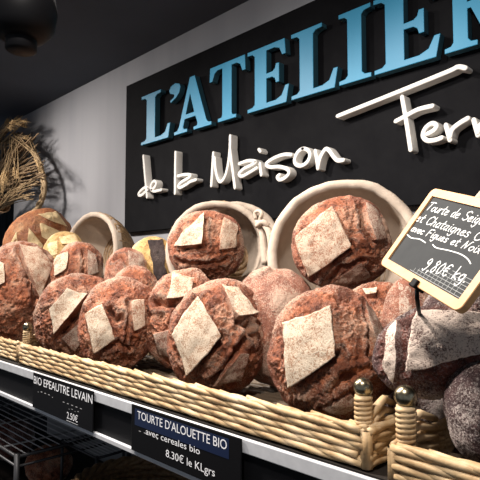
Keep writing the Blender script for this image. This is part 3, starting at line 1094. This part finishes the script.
# ------------------------------------------------------------------ linen lined baskets
def basket(cx, cy, y, rad_px, depth, yaw_deg, tilt_deg, label, seed, fold=.022, skirt=.34):
    c = at(cx, cy, y)
    R = rad_px*depth_of(c)/F
    t = empty('proofing_basket', c, label, 'basket', 'linen lined baskets on the back step')
    rot = Matrix.Rotation(math.radians(yaw_deg), 4, 'Z') @ Matrix.Rotation(math.radians(90-tilt_deg), 4, 'X')
    # local +Z is the mouth
    rg = random.Random(seed)
    n = 72
    mb = MB()                                # coiled cane bowl
    coils = 13
    for i in range(coils):
        f = i/(coils-1)
        an = f*math.pi/2
        rr = R*(.60+.38*math.sin(an)) if i else R*.6
        zz_ = -depth*(1-f)-.006
        mb.tube([(rr*math.cos(2*math.pi*k/n), rr*math.sin(2*math.pi*k/n), zz_) for k in range(n+1)], depth/coils*.62, 6, cap=False)
    for i in range(6):
        rr = R*.6*(i+.6)/6
        mb.tube([(rr*math.cos(2*math.pi*k/n), rr*math.sin(2*math.pi*k/n), -depth-.006) for k in range(n+1)], R*.055, 6, cap=False)
    for k in range(26):
        an = 2*math.pi*k/26
        pts = []
        for i in range(7):
            f = i/6
            rr = R*(.60+.38*math.sin(f*math.pi/2))+depth/coils*.5
            pts.append((rr*math.cos(an), rr*math.sin(an), -depth*(1-f)-.006))
        mb.tube(pts, .0042, 5)
    w = mb.build('wicker_bowl', m_wick2, t)
    w.matrix_basis = rot
    # linen: outside skirt, rolled rim, inside, bottom
    prof = []
    for f in (0, .3, .6, .85):
        prof.append((R*(1.0+.022), -depth*skirt*(1-f)-.004))
    for k in range(9):
        an = -math.pi*.1+math.pi*1.15*k/8
        prof.append((R*1.0-fold*.45+fold*.62*math.cos(an), .002+fold*.55*math.sin(an)))
    for f in np.linspace(0, 1, 12):
        an = (1-f)*math.pi/2
        prof.append((R*(.54+.36*math.sin(an)), -depth*.93*f-.012))
    for f in (.75, .5, .25, .02):
        prof.append((R*.54*f, -depth*.93-.012))
    n = 96
    mb = MB()
    mb.lathe(prof, n)
    V = np.array([v[:] for v in mb.V])
    ang = np.arctan2(V[:, 1], V[:, 0])
    p = np.stack([np.cos(ang)*2.2, np.sin(ang)*2.2, V[:, 2]*8], axis=1)
    p2 = np.stack([np.cos(ang)*9, np.sin(ang)*9, V[:, 2]*10], axis=1)
    rr = np.linalg.norm(V[:, :2], axis=1)
    wv = 1+.022*fbm(p+seed, seed, 2)+.018*fbm(p2+seed, seed+2, 3)
    V[:, 0] *= wv
    V[:, 1] *= wv
    V[:, 2] += .006*fbm(p*1.5+seed, seed+7, 2)*(rr > R*.7)
    # edge of the skirt hangs unevenly
    sk = np.arange(len(V)) < n*2
    V[sk, 2] -= .012*fbm(p[sk]*1.3, seed+9, 2)
    mb.V = [Vector(v) for v in V]
    ln = mb.build('linen_liner', m_linen, t)
    ln.matrix_basis = rot
    return t, c, R, rot


B1 = basket(91, 251, 1.27, 39, .17, 10, 6, 'empty linen lined basket lying on its side near the left end of the sign', 1, .022, .12)
B2 = basket(217, 250, 1.27, 51, .17, 42, 10, 'linen lined basket with a knotted tie holding one loaf, under the white handwriting', 2, .021)
B2b = basket(233, 251, 1.33, 50, .13, 42, 8, 'linen lined basket nested behind the one with the knotted tie, only its right rim showing', 6, .024)
B3 = basket(343, 251, 1.25, 76, .21, 30, 14, 'largest linen lined basket holding a brown loaf, left of the chalkboard', 3, .024)
B4 = basket(545, 236, 1.20, 78, .19, 10, 12, 'linen lined basket cut off by the right edge behind the chalkboard', 4, .024)
# knotted tie on the second basket
t, c, R, rot = B2
k0 = at(262, 226, 1.24)-c
ex_, ez_ = cr.copy(), Vector((0, 0, 1))
sc = depth_of(at(262, 226, 1.24))/F


def kp(px, py, dy=0):
    return at(px, py, 1.235+dy)-c


mb = MB()
mb.tube(smooth_path([kp(256, 219), kp(255, 213), kp(259, 211), kp(262, 214), kp(260, 220), kp(264, 226)], 4), .006, 8)
mb.tube(smooth_path([kp(256, 222), kp(263, 224), kp(269, 232), kp(272, 246), kp(271, 262)], 4), [.006+.0007*i for i in range(17)], 9)
mb.tube(smooth_path([kp(258, 222, .01), kp(262, 232, .01), kp(264, 248, .01), kp(266, 264, .01)], 4), [.008+.0006*i for i in range(13)], 9)
mb.tube(smooth_path([kp(257, 226, .0), kp(263, 222, -.01), kp(268, 226, 0)], 4), .009, 9)
mb.build('knotted_tie', m_linen, t)
# the loaves in the baskets
GI = 'loaves lying in linen baskets'
l = Loaf(207, 246, 1.20, 74, 70, 'reddish loaf with a white patch inside the basket with the knotted tie', GI, seed=21, tilt=8)
l.patch([(174, 246), (184, 231), (204, 214), (202, 244)], FL_HI, ear=(0, .2, .8, 0))
l.patch([(224, 217), (238, 226), (238, 247), (220, 250)], FL_MID, lift=-.005)
l.cut([(204, 216), (205, 246), (180, 250)], .06, .10).cut([(176, 262), (200, 266), (230, 262)], .06, .10)
l.build()
l = Loaf(341, 243, 1.14, 97, 90, 'dark brown loaf with a square dusty patch inside the largest basket', GI, seed=22, tilt=10, roll=-8)
l.patch([(295, 238), (332, 207), (351, 246), (310, 276)], FL_MID, ear=(0, .3, .8, .2))
l.patch([(365, 202), (381, 212), (388, 238), (376, 240)], FL_LOW, label='thinly floured crust')
l.patch([(332, 286), (362, 264), (374, 280), (355, 288)], FL_LOW, lift=-.02, label='thinly floured crust')
l.cut([(352, 246), (330, 262), (311, 280)], .06, .12, .02).cut([(363, 203), (366, 225), (375, 243)], .05, .09).cut([(365, 262), (340, 270), (325, 286)], .04, .08, .03)
l.build()

# ------------------------------------------------------------------ chalkboard price sign
corn = [(427.3, 188.8), (522.0, 209.5), (461.0, 314.3), (381.7, 265.2)]
rays = [np.array(ray(*p)) for p in corn]
A = np.stack([rays[0], -rays[1], rays[2], -rays[3]], axis=1)
_, _, vt = np.linalg.svd(A)
dd = np.abs(vt[-1])
dd = dd/dd[3]*.86
PB = [CAM+Vector(r)*float(k) for r, k in zip(rays, dd)]
o_b = PB[3]
bx = ((PB[2]-PB[3])+(PB[1]-PB[0]))/2
bz = ((PB[0]-PB[3])+(PB[1]-PB[2]))/2
BW, BH = bx.length, bz.length
bx.normalize()
bz = (bz-bx*bz.dot(bx)).normalized()
bn = bx.cross(bz)
if bn.dot(CAM-o_b) < 0:
    bn = -bn
print('board', BW, BH, [round(float(x), 3) for x in dd], bn)
board = empty('chalkboard_sign', o_b+bx*BW*.45, 'wood framed chalkboard price sign with handwritten white text, clipped above the dark loaf', 'sign')
BL = Vector(board.location)


def bp(u, v, n=0.0):
    return o_b+bx*u+bz*v+bn*n-BL


def board_box(u0, u1, v0, v1, n0, n1, bm=None):
    bm = bm or bmesh.new()
    r = bmesh.ops.create_cube(bm, size=1.0)
    for v in r['verts']:
        v.co = bp(u0+(v.co.x+.5)*(u1-u0), v0+(v.co.y+.5)*(v1-v0), n0+(v.co.z+.5)*(n1-n0))
    return bm


FW = BW*.058


def rrect(u0, u1, v0, v1, r, n=6):
    out = []
    for cx_, cy_, a in ((u1-r, v1-r, 0), (u0+r, v1-r, 90), (u0+r, v0+r, 180), (u1-r, v0+r, 270)):
        for k in range(n+1):
            an = math.radians(a+90*k/n)
            out.append((cx_+r*math.cos(an), cy_+r*math.sin(an)))
    return out


def ring_mesh(outer, inner, n0, n1):
    V, Fc = [], []
    m_ = len(outer)
    for loop, nn in ((outer, n0), (outer, n1-.001), (None, n1), (inner, n1), (inner, n0)):
        if loop is None:
            loop = [(o[0]+(i[0]-o[0])*.06, o[1]+(i[1]-o[1])*.06) for o, i in zip(outer, inner)]
        V += [bp(u, v, nn) for u, v in loop]
    for k in range(5):
        for i in range(m_):
            j = (i+1) % m_
            a, b_ = (k % 5)*m_, ((k+1) % 5)*m_
            Fc.append((a+i, a+j, b_+j, b_+i))
    return V, Fc


V, Fc = ring_mesh(rrect(0, BW, 0, BH, FW*.8), rrect(FW, BW-FW, FW, BH-FW, FW*.08), -.005, .005)
mesh_np('frame', V, Fc, m_wood, board, smooth=False)
from_bm('slate', board_box(FW*.9, BW-FW*.9, FW*.9, BH-FW*.9, -.004, .002), m_slate, board)

# a single line handwriting: x-height 1, capitals 1.9
HW = {
    'T': (1.5, [[(0, 1.75), (.7, 1.9), (1.5, 1.85)], [(.75, 1.85), (.6, .9), (.55, 0)]]),
    'o': (.95, [[(.5, 1), (.1, .75), (.08, .25), (.45, 0), (.8, .3), (.8, .8), (.5, 1)]]),
    'u': (1.0, [[(.05, 1), (.08, .3), (.35, 0), (.7, .3), (.8, 1)], [(.8, 1), (.78, .2), (.98, .05)]]),
    'r': (.75, [[(.08, 1), (.12, 0)], [(.12, .55), (.35, .95), (.7, .9)]]),
    't': (.75, [[(.35, 1.7), (.28, .4), (.4, .02), (.7, .1)], [(0, 1.05), (.7, 1.15)]]),
    'e': (.9, [[(.08, .5), (.6, .6), (.7, .85), (.4, 1), (.1, .7), (.1, .25), (.4, 0), (.85, .2)]]),
    'd': (1.0, [[(.75, .85), (.35, 1), (.05, .5), (.3, 0), (.7, .3)], [(.85, 1.9), (.75, .8), (.75, .2), (.95, .02)]]),
    'S': (1.25, [[(1.15, 1.65), (.7, 1.9), (.2, 1.55), (.35, 1.1), (.95, .8), (1.0, .3), (.5, 0), (.05, .25)]]),
    'i': (.42, [[(.2, 1), (.2, .2), (.38, .03)], [(.2, 1.4), (.24, 1.45)]]),
    'g': (.95, [[(.75, .9), (.35, 1), (.08, .5), (.35, .05), (.72, .4)], [(.78, 1), (.75, -.3), (.45, -.75), (.08, -.5)]]),
    'l': (.42, [[(.2, 1.9), (.16, .3), (.38, .02)]]),
    'C': (1.3, [[(1.2, 1.5), (.85, 1.85), (.3, 1.5), (.08, .8), (.35, .1), (.85, .05), (1.25, .4)]]),
    'h': (1.0, [[(.1, 1.9), (.1, 0)], [(.12, .6), (.45, 1), (.72, .75), (.72, .1), (.95, .03)]]),
    'a': (.95, [[(.75, .85), (.35, 1), (.05, .5), (.3, 0), (.7, .35)], [(.76, 1), (.72, .2), (.92, .03)]]),
    'n': (1.0, [[(.1, 1), (.12, 0)], [(.12, .6), (.45, 1), (.72, .75), (.75, .1), (.95, .03)]]),
    's': (.8, [[(.65, .9), (.3, 1), (.12, .72), (.6, .4), (.55, .05), (.08, .1)]]),
    'v': (.85, [[(.05, 1), (.38, 0), (.75, 1)]]),
    'c': (.8, [[(.7, .8), (.4, 1), (.08, .55), (.3, .02), (.75, .2)]]),
    'F': (1.25, [[(1.15, 1.85), (.3, 1.75), (.15, .9), (.15, 0)], [(.15, .95), (.9, 1.0)]]),
    'N': (1.5, [[(.1, 0), (.3, 1.75)], [(.3, 1.75), (.8, .1)], [(.8, .1), (1.2, 1.7), (1.45, 1.8)]]),
    'x': (.85, [[(.08, 1), (.75, 0)], [(.75, 1), (.08, 0)]]),
    '9': (1.0, [[(.8, 1.5), (.45, 1.85), (.12, 1.4), (.4, 1.0), (.8, 1.45), (.7, .5), (.35, -.1), (.05, .1)]]),
    ',': (.4, [[(.2, .1), (.08, -.3)]]),
    '.': (.4, [[(.15, 0), (.2, .06)]]),
    '8': (1.0, [[(.8, 1.5), (.5, 1.85), (.2, 1.5), (.7, .7), (.6, .05), (.15, .15), (.25, .7), (.8, 1.5)]]),
    '0': (1.0, [[(.55, 1.8), (.12, 1.0), (.3, .05), (.75, .3), (.85, 1.3), (.55, 1.8)]]),
    '\u20ac': (1.1, [[(1.0, 1.6), (.6, 1.8), (.25, 1.2), (.3, .3), (.65, 0), (1.0, .25)], [(.02, 1.1), (.8, 1.2)], [(.02, .75), (.7, .8)]]),
    'k': (.95, [[(.1, 1.9), (.12, 0)], [(.75, 1), (.15, .5), (.85, .02)]]),
    ' ': (.75, []),
}


def handwrite(text, fit, a, b_, xh_px, width=.0015, slant=.18, m=m_chalk):
    """the run `fit` (start of text) spans from pixel a to pixel b_"""
    u0 = Vector(plane_uv(*a, o_b, bx, bz, bn))
    u1 = Vector(plane_uv(*b_, o_b, bx, bz, bn))
    adv = lambda s: sum(HW[ch][0]+.12 for ch in s)
    dn = (u1-u0)
    sx = dn.length/adv(fit)
    dn.normalize()
    up = Vector((-dn.y, dn.x))
    q = o_b+bx*u0.x+bz*u0.y
    sz = xh_px*depth_of(q)/F
    mb = MB()
    x = 0.0
    for ch in text:
        w, st = HW[ch]
        for s in st:
            pts = []
            for px, py in s:
                p = u0+dn*((x+px+slant*py)*sx)+up*(py*sz)
                pts.append((p.x, p.y))
            if len(pts) > 2:
                pts = [tuple(v) for v in smooth_path(pts, 4)]
            mb.ribbon(pts, width, -BL+o_b+bn*.002, bx, bz, bn, .0006, .3)
        x += w+.12
    return mb.build('chalk_text', m, board)


handwrite('Tourte de Seigle', 'Tourte de Seig', (426.5, 210.5), (479, 225), 5.0)
handwrite('et Chataignes C', 'et Chataignes C', (416.5, 221.5), (481, 242.5), 5.0)
handwrite('avec Figues et Noix', 'avec Figues et Noix', (411.5, 231.5), (480.5, 255), 4.2)
handwrite('9,80\u20ac kg.', '9,80\u20ac kg.', (423, 270), (467, 284), 7.0, .0016)


def board_line(pts, w, m, name, sub=5):
    mb = MB()
    for p in pts:
        uv = [plane_uv(x, y, o_b, bx, bz, bn) for x, y in p]
        if len(uv) > 2:
            uv = [tuple(v) for v in smooth_path(uv, sub)]
        mb.ribbon(uv, w, -BL+o_b+bn*.002, bx, bz, bn, .0005, .3)
    return mb.build(name, m, board)


Z6 = lambda p: zz(400, 185, 1/6, p)
board_line([Z6([(50, 302), (75, 322), (125, 330), (160, 352)]), Z6([(203, 362), (226, 382), (300, 398), (370, 420), (412, 448), (432, 478)])], .0016, m_chalk, 'chalk_flourish')
# faint squared lines at the bottom right of the slate
mb = MB()
iu0, iu1, iv0, iv1 = FW, BW-FW, FW, BH-FW
for i in range(12):
    u = BW*.40+i*BW*.0425
    if u < iu1:
        mb.ribbon([(u, iv0+.002), (u, iv0+BH*(.06+.012*i))], .0007, -BL+o_b+bn*.0018, bx, bz, bn, .0004, .3)
for i in range(6):
    v = iv0+BH*.035*(i+.5)
    mb.ribbon([(BW*(.36+.075*i), v), (iu1-.002, v)], .0007, -BL+o_b+bn*.0018, bx, bz, bn, .0004, .3)
mb.build('grid_lines', m_chalkdim, board)
# clip and stake
cu_, cv_ = plane_uv(416, 288.5, o_b, bx, bz, bn)
from_bm('clip', board_box(cu_-.0075, cu_+.0075, -.004, FW*.65, -.010, .010), m_black, board, bevel=.002)
mb = MB()
p0 = o_b+bx*cu_+bz*(-.003)-bn*.002
p1 = at(421, 325, .91)
mb.tube([p0-BL, p0-BL+Vector((0, 0, -.012)), p1-BL], .0032, 10)
mb.build('stake', m_black, board)


# ------------------------------------------------------------------ dried wheat
def sheaf(px0, py0, y0, tips, n, label, seed, mat_s, spread, ear=True, band=False, rs=.0022):
    rg = random.Random(seed)
    base = at(px0, py0, y0)
    t = empty('wheat_sheaf', base, label, 'dried wheat', 'dried wheat bunches')
    for i in range(n):
        tx, ty, tyy = rg.choice(tips)
        tip = at(tx+rg.uniform(-spread, spread), ty+rg.uniform(-spread, spread), tyy+rg.uniform(-.12, .01))-base
        st = Vector((rg.uniform(-.03, .03), rg.uniform(-.03, .03), rg.uniform(-.03, .02)))
        mid = (st+tip)*.5+Vector((rg.uniform(-.03, .03), rg.uniform(-.03, .03), rg.uniform(.0, .05)))
        path = smooth_path([st, mid, tip], 5)
        mb = MB()
        mb.tube(path, [rs*1.3]*6+[rs]*5, 5)
        s = mb.build('stalk', mat_s, t)
        if ear and rg.random() < .75:
            d = (path[-1]-path[-3]).normalized()
            d = (d+Vector((0, 0, -.35*rg.random()))).normalized()
            sx = d.orthogonal().normalized()
            sy = d.cross(sx)
            mb = MB()
            L = rg.uniform(.055, .085)
            for q in range(11):
                p = tip+d*(L*q/10)
                sg = 1 if q % 2 else -1
                w = .0075*(1-.5*q/10)
                mb.blob(p+sx*sg*.004, sx*w*.62, sy*w*.62, (d+sx*sg*.4).normalized()*w*1.25, 4, 6)
                mb.blob(p+sy*sg*.004, sx*w*.62, sy*w*.62, (d+sy*sg*.4).normalized()*w*1.25, 4, 6)
                mb.tube([p, p+(d*1.0+sx*sg*.28+sy*rg.uniform(-.25, .25))*.05], [.0009, .0003], 3)
            mb.build('wheat_ear', m_ear if mat_s is m_straw else m_straw, s)
    if band:
        mb = MB()
        mb.lathe([(.034, -.04), (.040, -.02), (.044, .02), (.054, .055), (.050, .054), (.036, .0)], 20)
        bo = mb.build('paper_band', m_paper, t)
        d = at(tips[0][0], tips[0][1], tips[0][2])-base
        bo.matrix_basis = d.to_track_quat('Z', 'Y').to_matrix().to_4x4()
    return t


sheaf(-6, 150, 1.43, [(16, 122, 1.43), (22, 124, 1.43), (8, 126, 1.43), (24, 138, 1.43)], 36, 'upper bunch of dried wheat slanting up against the grey wall', 31, m_straw, 4)
sheaf(0, 208, 1.40, [(24, 186, 1.40), (32, 196, 1.40), (20, 176, 1.41), (34, 184, 1.41)], 46, 'lower bunch of dried wheat stalks wrapped in a paper band', 32, m_straw, 4, ear=False, band=True)
sheaf(14, 134, 1.44, [(6, 172, 1.41), (17, 168, 1.41), (38, 162, 1.43), (2, 178, 1.41)], 26, 'drooping wheat ears hanging over the lower bunch', 33, m_straw, 3)
sheaf(-4, 190, 1.48, [(30, 140, 1.48), (36, 160, 1.48), (20, 140, 1.48), (10, 150, 1.48), (38, 176, 1.48)], 90, 'tangled dark brown straw behind the wheat bunches', 34, m_strawd, 9, ear=False, rs=.0045)
mb = MB()
hp = smooth_path([at(30, 217, 1.41), at(37, 209, 1.41), at(42, 198, 1.41), at(44, 186, 1.42), at(42, 173, 1.42), at(38, 160, 1.43), at(30, 148, 1.44), at(18, 141, 1.45), at(5, 142, 1.46)], 8)
for s in range(3):
    pts, rs = [], []
    for i, p in enumerate(hp):
        an = i*.42+s*2.094
        pts.append(p+Vector((math.cos(an)*.011, math.cos(an)*.006, math.sin(an)*.011)))
        rs.append(.0125*(1-.5*i/len(hp)))
    mb.tube(pts, rs, 7)
o = mb.build('straw_hoop', m_straw)
o.data.transform(Matrix.Translation(-hp[0]))
o.location = hp[0]
tag(o, 'twisted straw hoop curving down behind the leaf scored loaf', 'straw hoop')
bxp = at(-2, 235, 1.33)
cr_o = empty('crate', (bxp.x, 1.33, 1.5-.14), 'dark crate under the dried wheat at the left edge', 'crate')
cz = 1.5-.14
for (x0, x1, y0, y1) in ((-.26, .14, -.13, -.115), (-.26, .14, .095, .11), (-.26, -.245, -.13, .11), (.125, .14, -.13, .11)):
    from_bm('side_board', box_bm(x0, x1, y0, y1, 0, .16), m_shelf, cr_o, bevel=.003)
from_bm('bottom_board', box_bm(-.245, .125, -.115, .095, .001, .016), m_shelf, cr_o)

# ------------------------------------------------------------------ below the shelf
LZ = .62
struct('trim_1', box_bm(-2.80, 1.2, 1.30, 1.32, 0, Z_SH-.035), m_panel)
struct('trim_2', box_bm(XL-.3, -2.80, 1.30, 1.32, 0, Z_SH-.035), m_darkwall)
wr = empty('wire_rack', (-2.5, 1.0, .0), 'dark wire rack shelf on thin legs under the display shelf, lower left', 'wire rack')
WL = Vector(wr.location)
ck = at(17, 457, .80)
RZ = ck.z
mb = MB()
x0, x1, y0, y1 = ck.x-1.3, ck.x, .80, 1.28
mb.tube([(x0, y0, RZ), (x1, y0, RZ), (x1, y1, RZ), (x0, y1, RZ), (x0, y0, RZ)], .007, 8)
mb.tube([(x0, y0, RZ-.035), (x1, y0, RZ-.035), (x1, y1, RZ-.035), (x0, y1, RZ-.035), (x0, y0, RZ-.035)], .005, 8)
shift(mb.build('rim', m_rim, wr), WL)
mb = MB()
for i in range(1, 14):
    y = y0+(y1-y0)*i/14
    mb.tube([(x0, y, RZ+.003), (x1, y, RZ+.003)], .0026, 6)
for i in range(4):
    x = x0+(x1-x0)*(i+.5)/4
    mb.tube([(x, y0, RZ-.004), (x, y1, RZ-.004)], .004, 6)
shift(mb.build('wire_grid', m_wire, wr), WL)
for x in (x0, x1):
    for y in (y0, y1):
        mb = MB()
        mb.tube([(x, y, LZ+.001), (x, y, RZ+.012)], .010, 10)
        shift(mb.build('leg', m_rim, wr), WL)
w2 = empty('wire_rack', (-2.0, 1.2, 0), 'second dark wire rack further right, under the TOURTE label side of the shelf', 'wire rack')
WL2 = Vector(w2.location)
mb = MB()
xa, xb, ya, yb = ck.x-.05, ck.x+.22, 1.0, 1.285
mb.tube([(xa, ya, RZ), (xb, ya, RZ), (xb, yb, RZ), (xa, yb, RZ), (xa, ya, RZ)], .005, 8)
shift(mb.build('rim', m_rim, w2), WL2)
mb = MB()
for i in range(1, 16):
    y = ya+(yb-ya)*i/16
    mb.tube([(xa, y, RZ+.003), (xb, y, RZ+.003)], .0022, 5)
shift(mb.build('wire_grid', m_wire, w2), WL2)
for x in (xa, xb):
    for y in (ya, yb):
        mb = MB()
        mb.tube([(x, y, LZ+.001), (x, y, RZ+.008)], .006, 8)
        shift(mb.build('leg', m_rim, w2), WL2)

# lower shelf board, loaves and a round basket down there
lo = from_bm('lower_shelf', box_bm(-3.9, 1.2, .70, 1.295, LZ-.04, LZ), m_shelf)
tag(lo, 'dark lower shelf board under the wire racks', 'shelf')

bk = at(140, 500, .98)
rb = empty('round_basket', (bk.x, .98, LZ), 'round brown wicker basket on the lower shelf, seen below the price labels', 'basket')
mb = MB()
n = 60
for i in range(9):
    rr = .17+.035*math.sin(i/8*math.pi/2)
    for s_ in range(2):
        mb.tube([(rr*math.cos(2*math.pi*k/n)*(1+.02*math.sin(k*math.pi/2+i*math.pi+s_*math.pi)), rr*math.sin(2*math.pi*k/n)*(1+.02*math.sin(k*math.pi/2+i*math.pi+s_*math.pi)), .012+i*.021+.004*s_) for k in range(n+1)], .0095, 6, cap=False)
mb.build('woven_wall', m_wick2, rb)
mb = MB()
for s_ in range(3):
    mb.tube([((.208+.010*math.cos(k*.9+s_*2.09))*math.cos(2*math.pi*k/n), (.208+.010*math.cos(k*.9+s_*2.09))*math.sin(2*math.pi*k/n), .205+.010*math.sin(k*.9+s_*2.09)) for k in range(n+1)], .010, 6, cap=False)
mb.build('braided_rim', m_wick2, rb)
mb = MB()
mb.lathe([(.0, .004), (.17, .004), (.17, .012), (.0, .012)], 32)
mb.build('base', m_wick2, rb)
GL_ = 'loaves on the lower shelf'
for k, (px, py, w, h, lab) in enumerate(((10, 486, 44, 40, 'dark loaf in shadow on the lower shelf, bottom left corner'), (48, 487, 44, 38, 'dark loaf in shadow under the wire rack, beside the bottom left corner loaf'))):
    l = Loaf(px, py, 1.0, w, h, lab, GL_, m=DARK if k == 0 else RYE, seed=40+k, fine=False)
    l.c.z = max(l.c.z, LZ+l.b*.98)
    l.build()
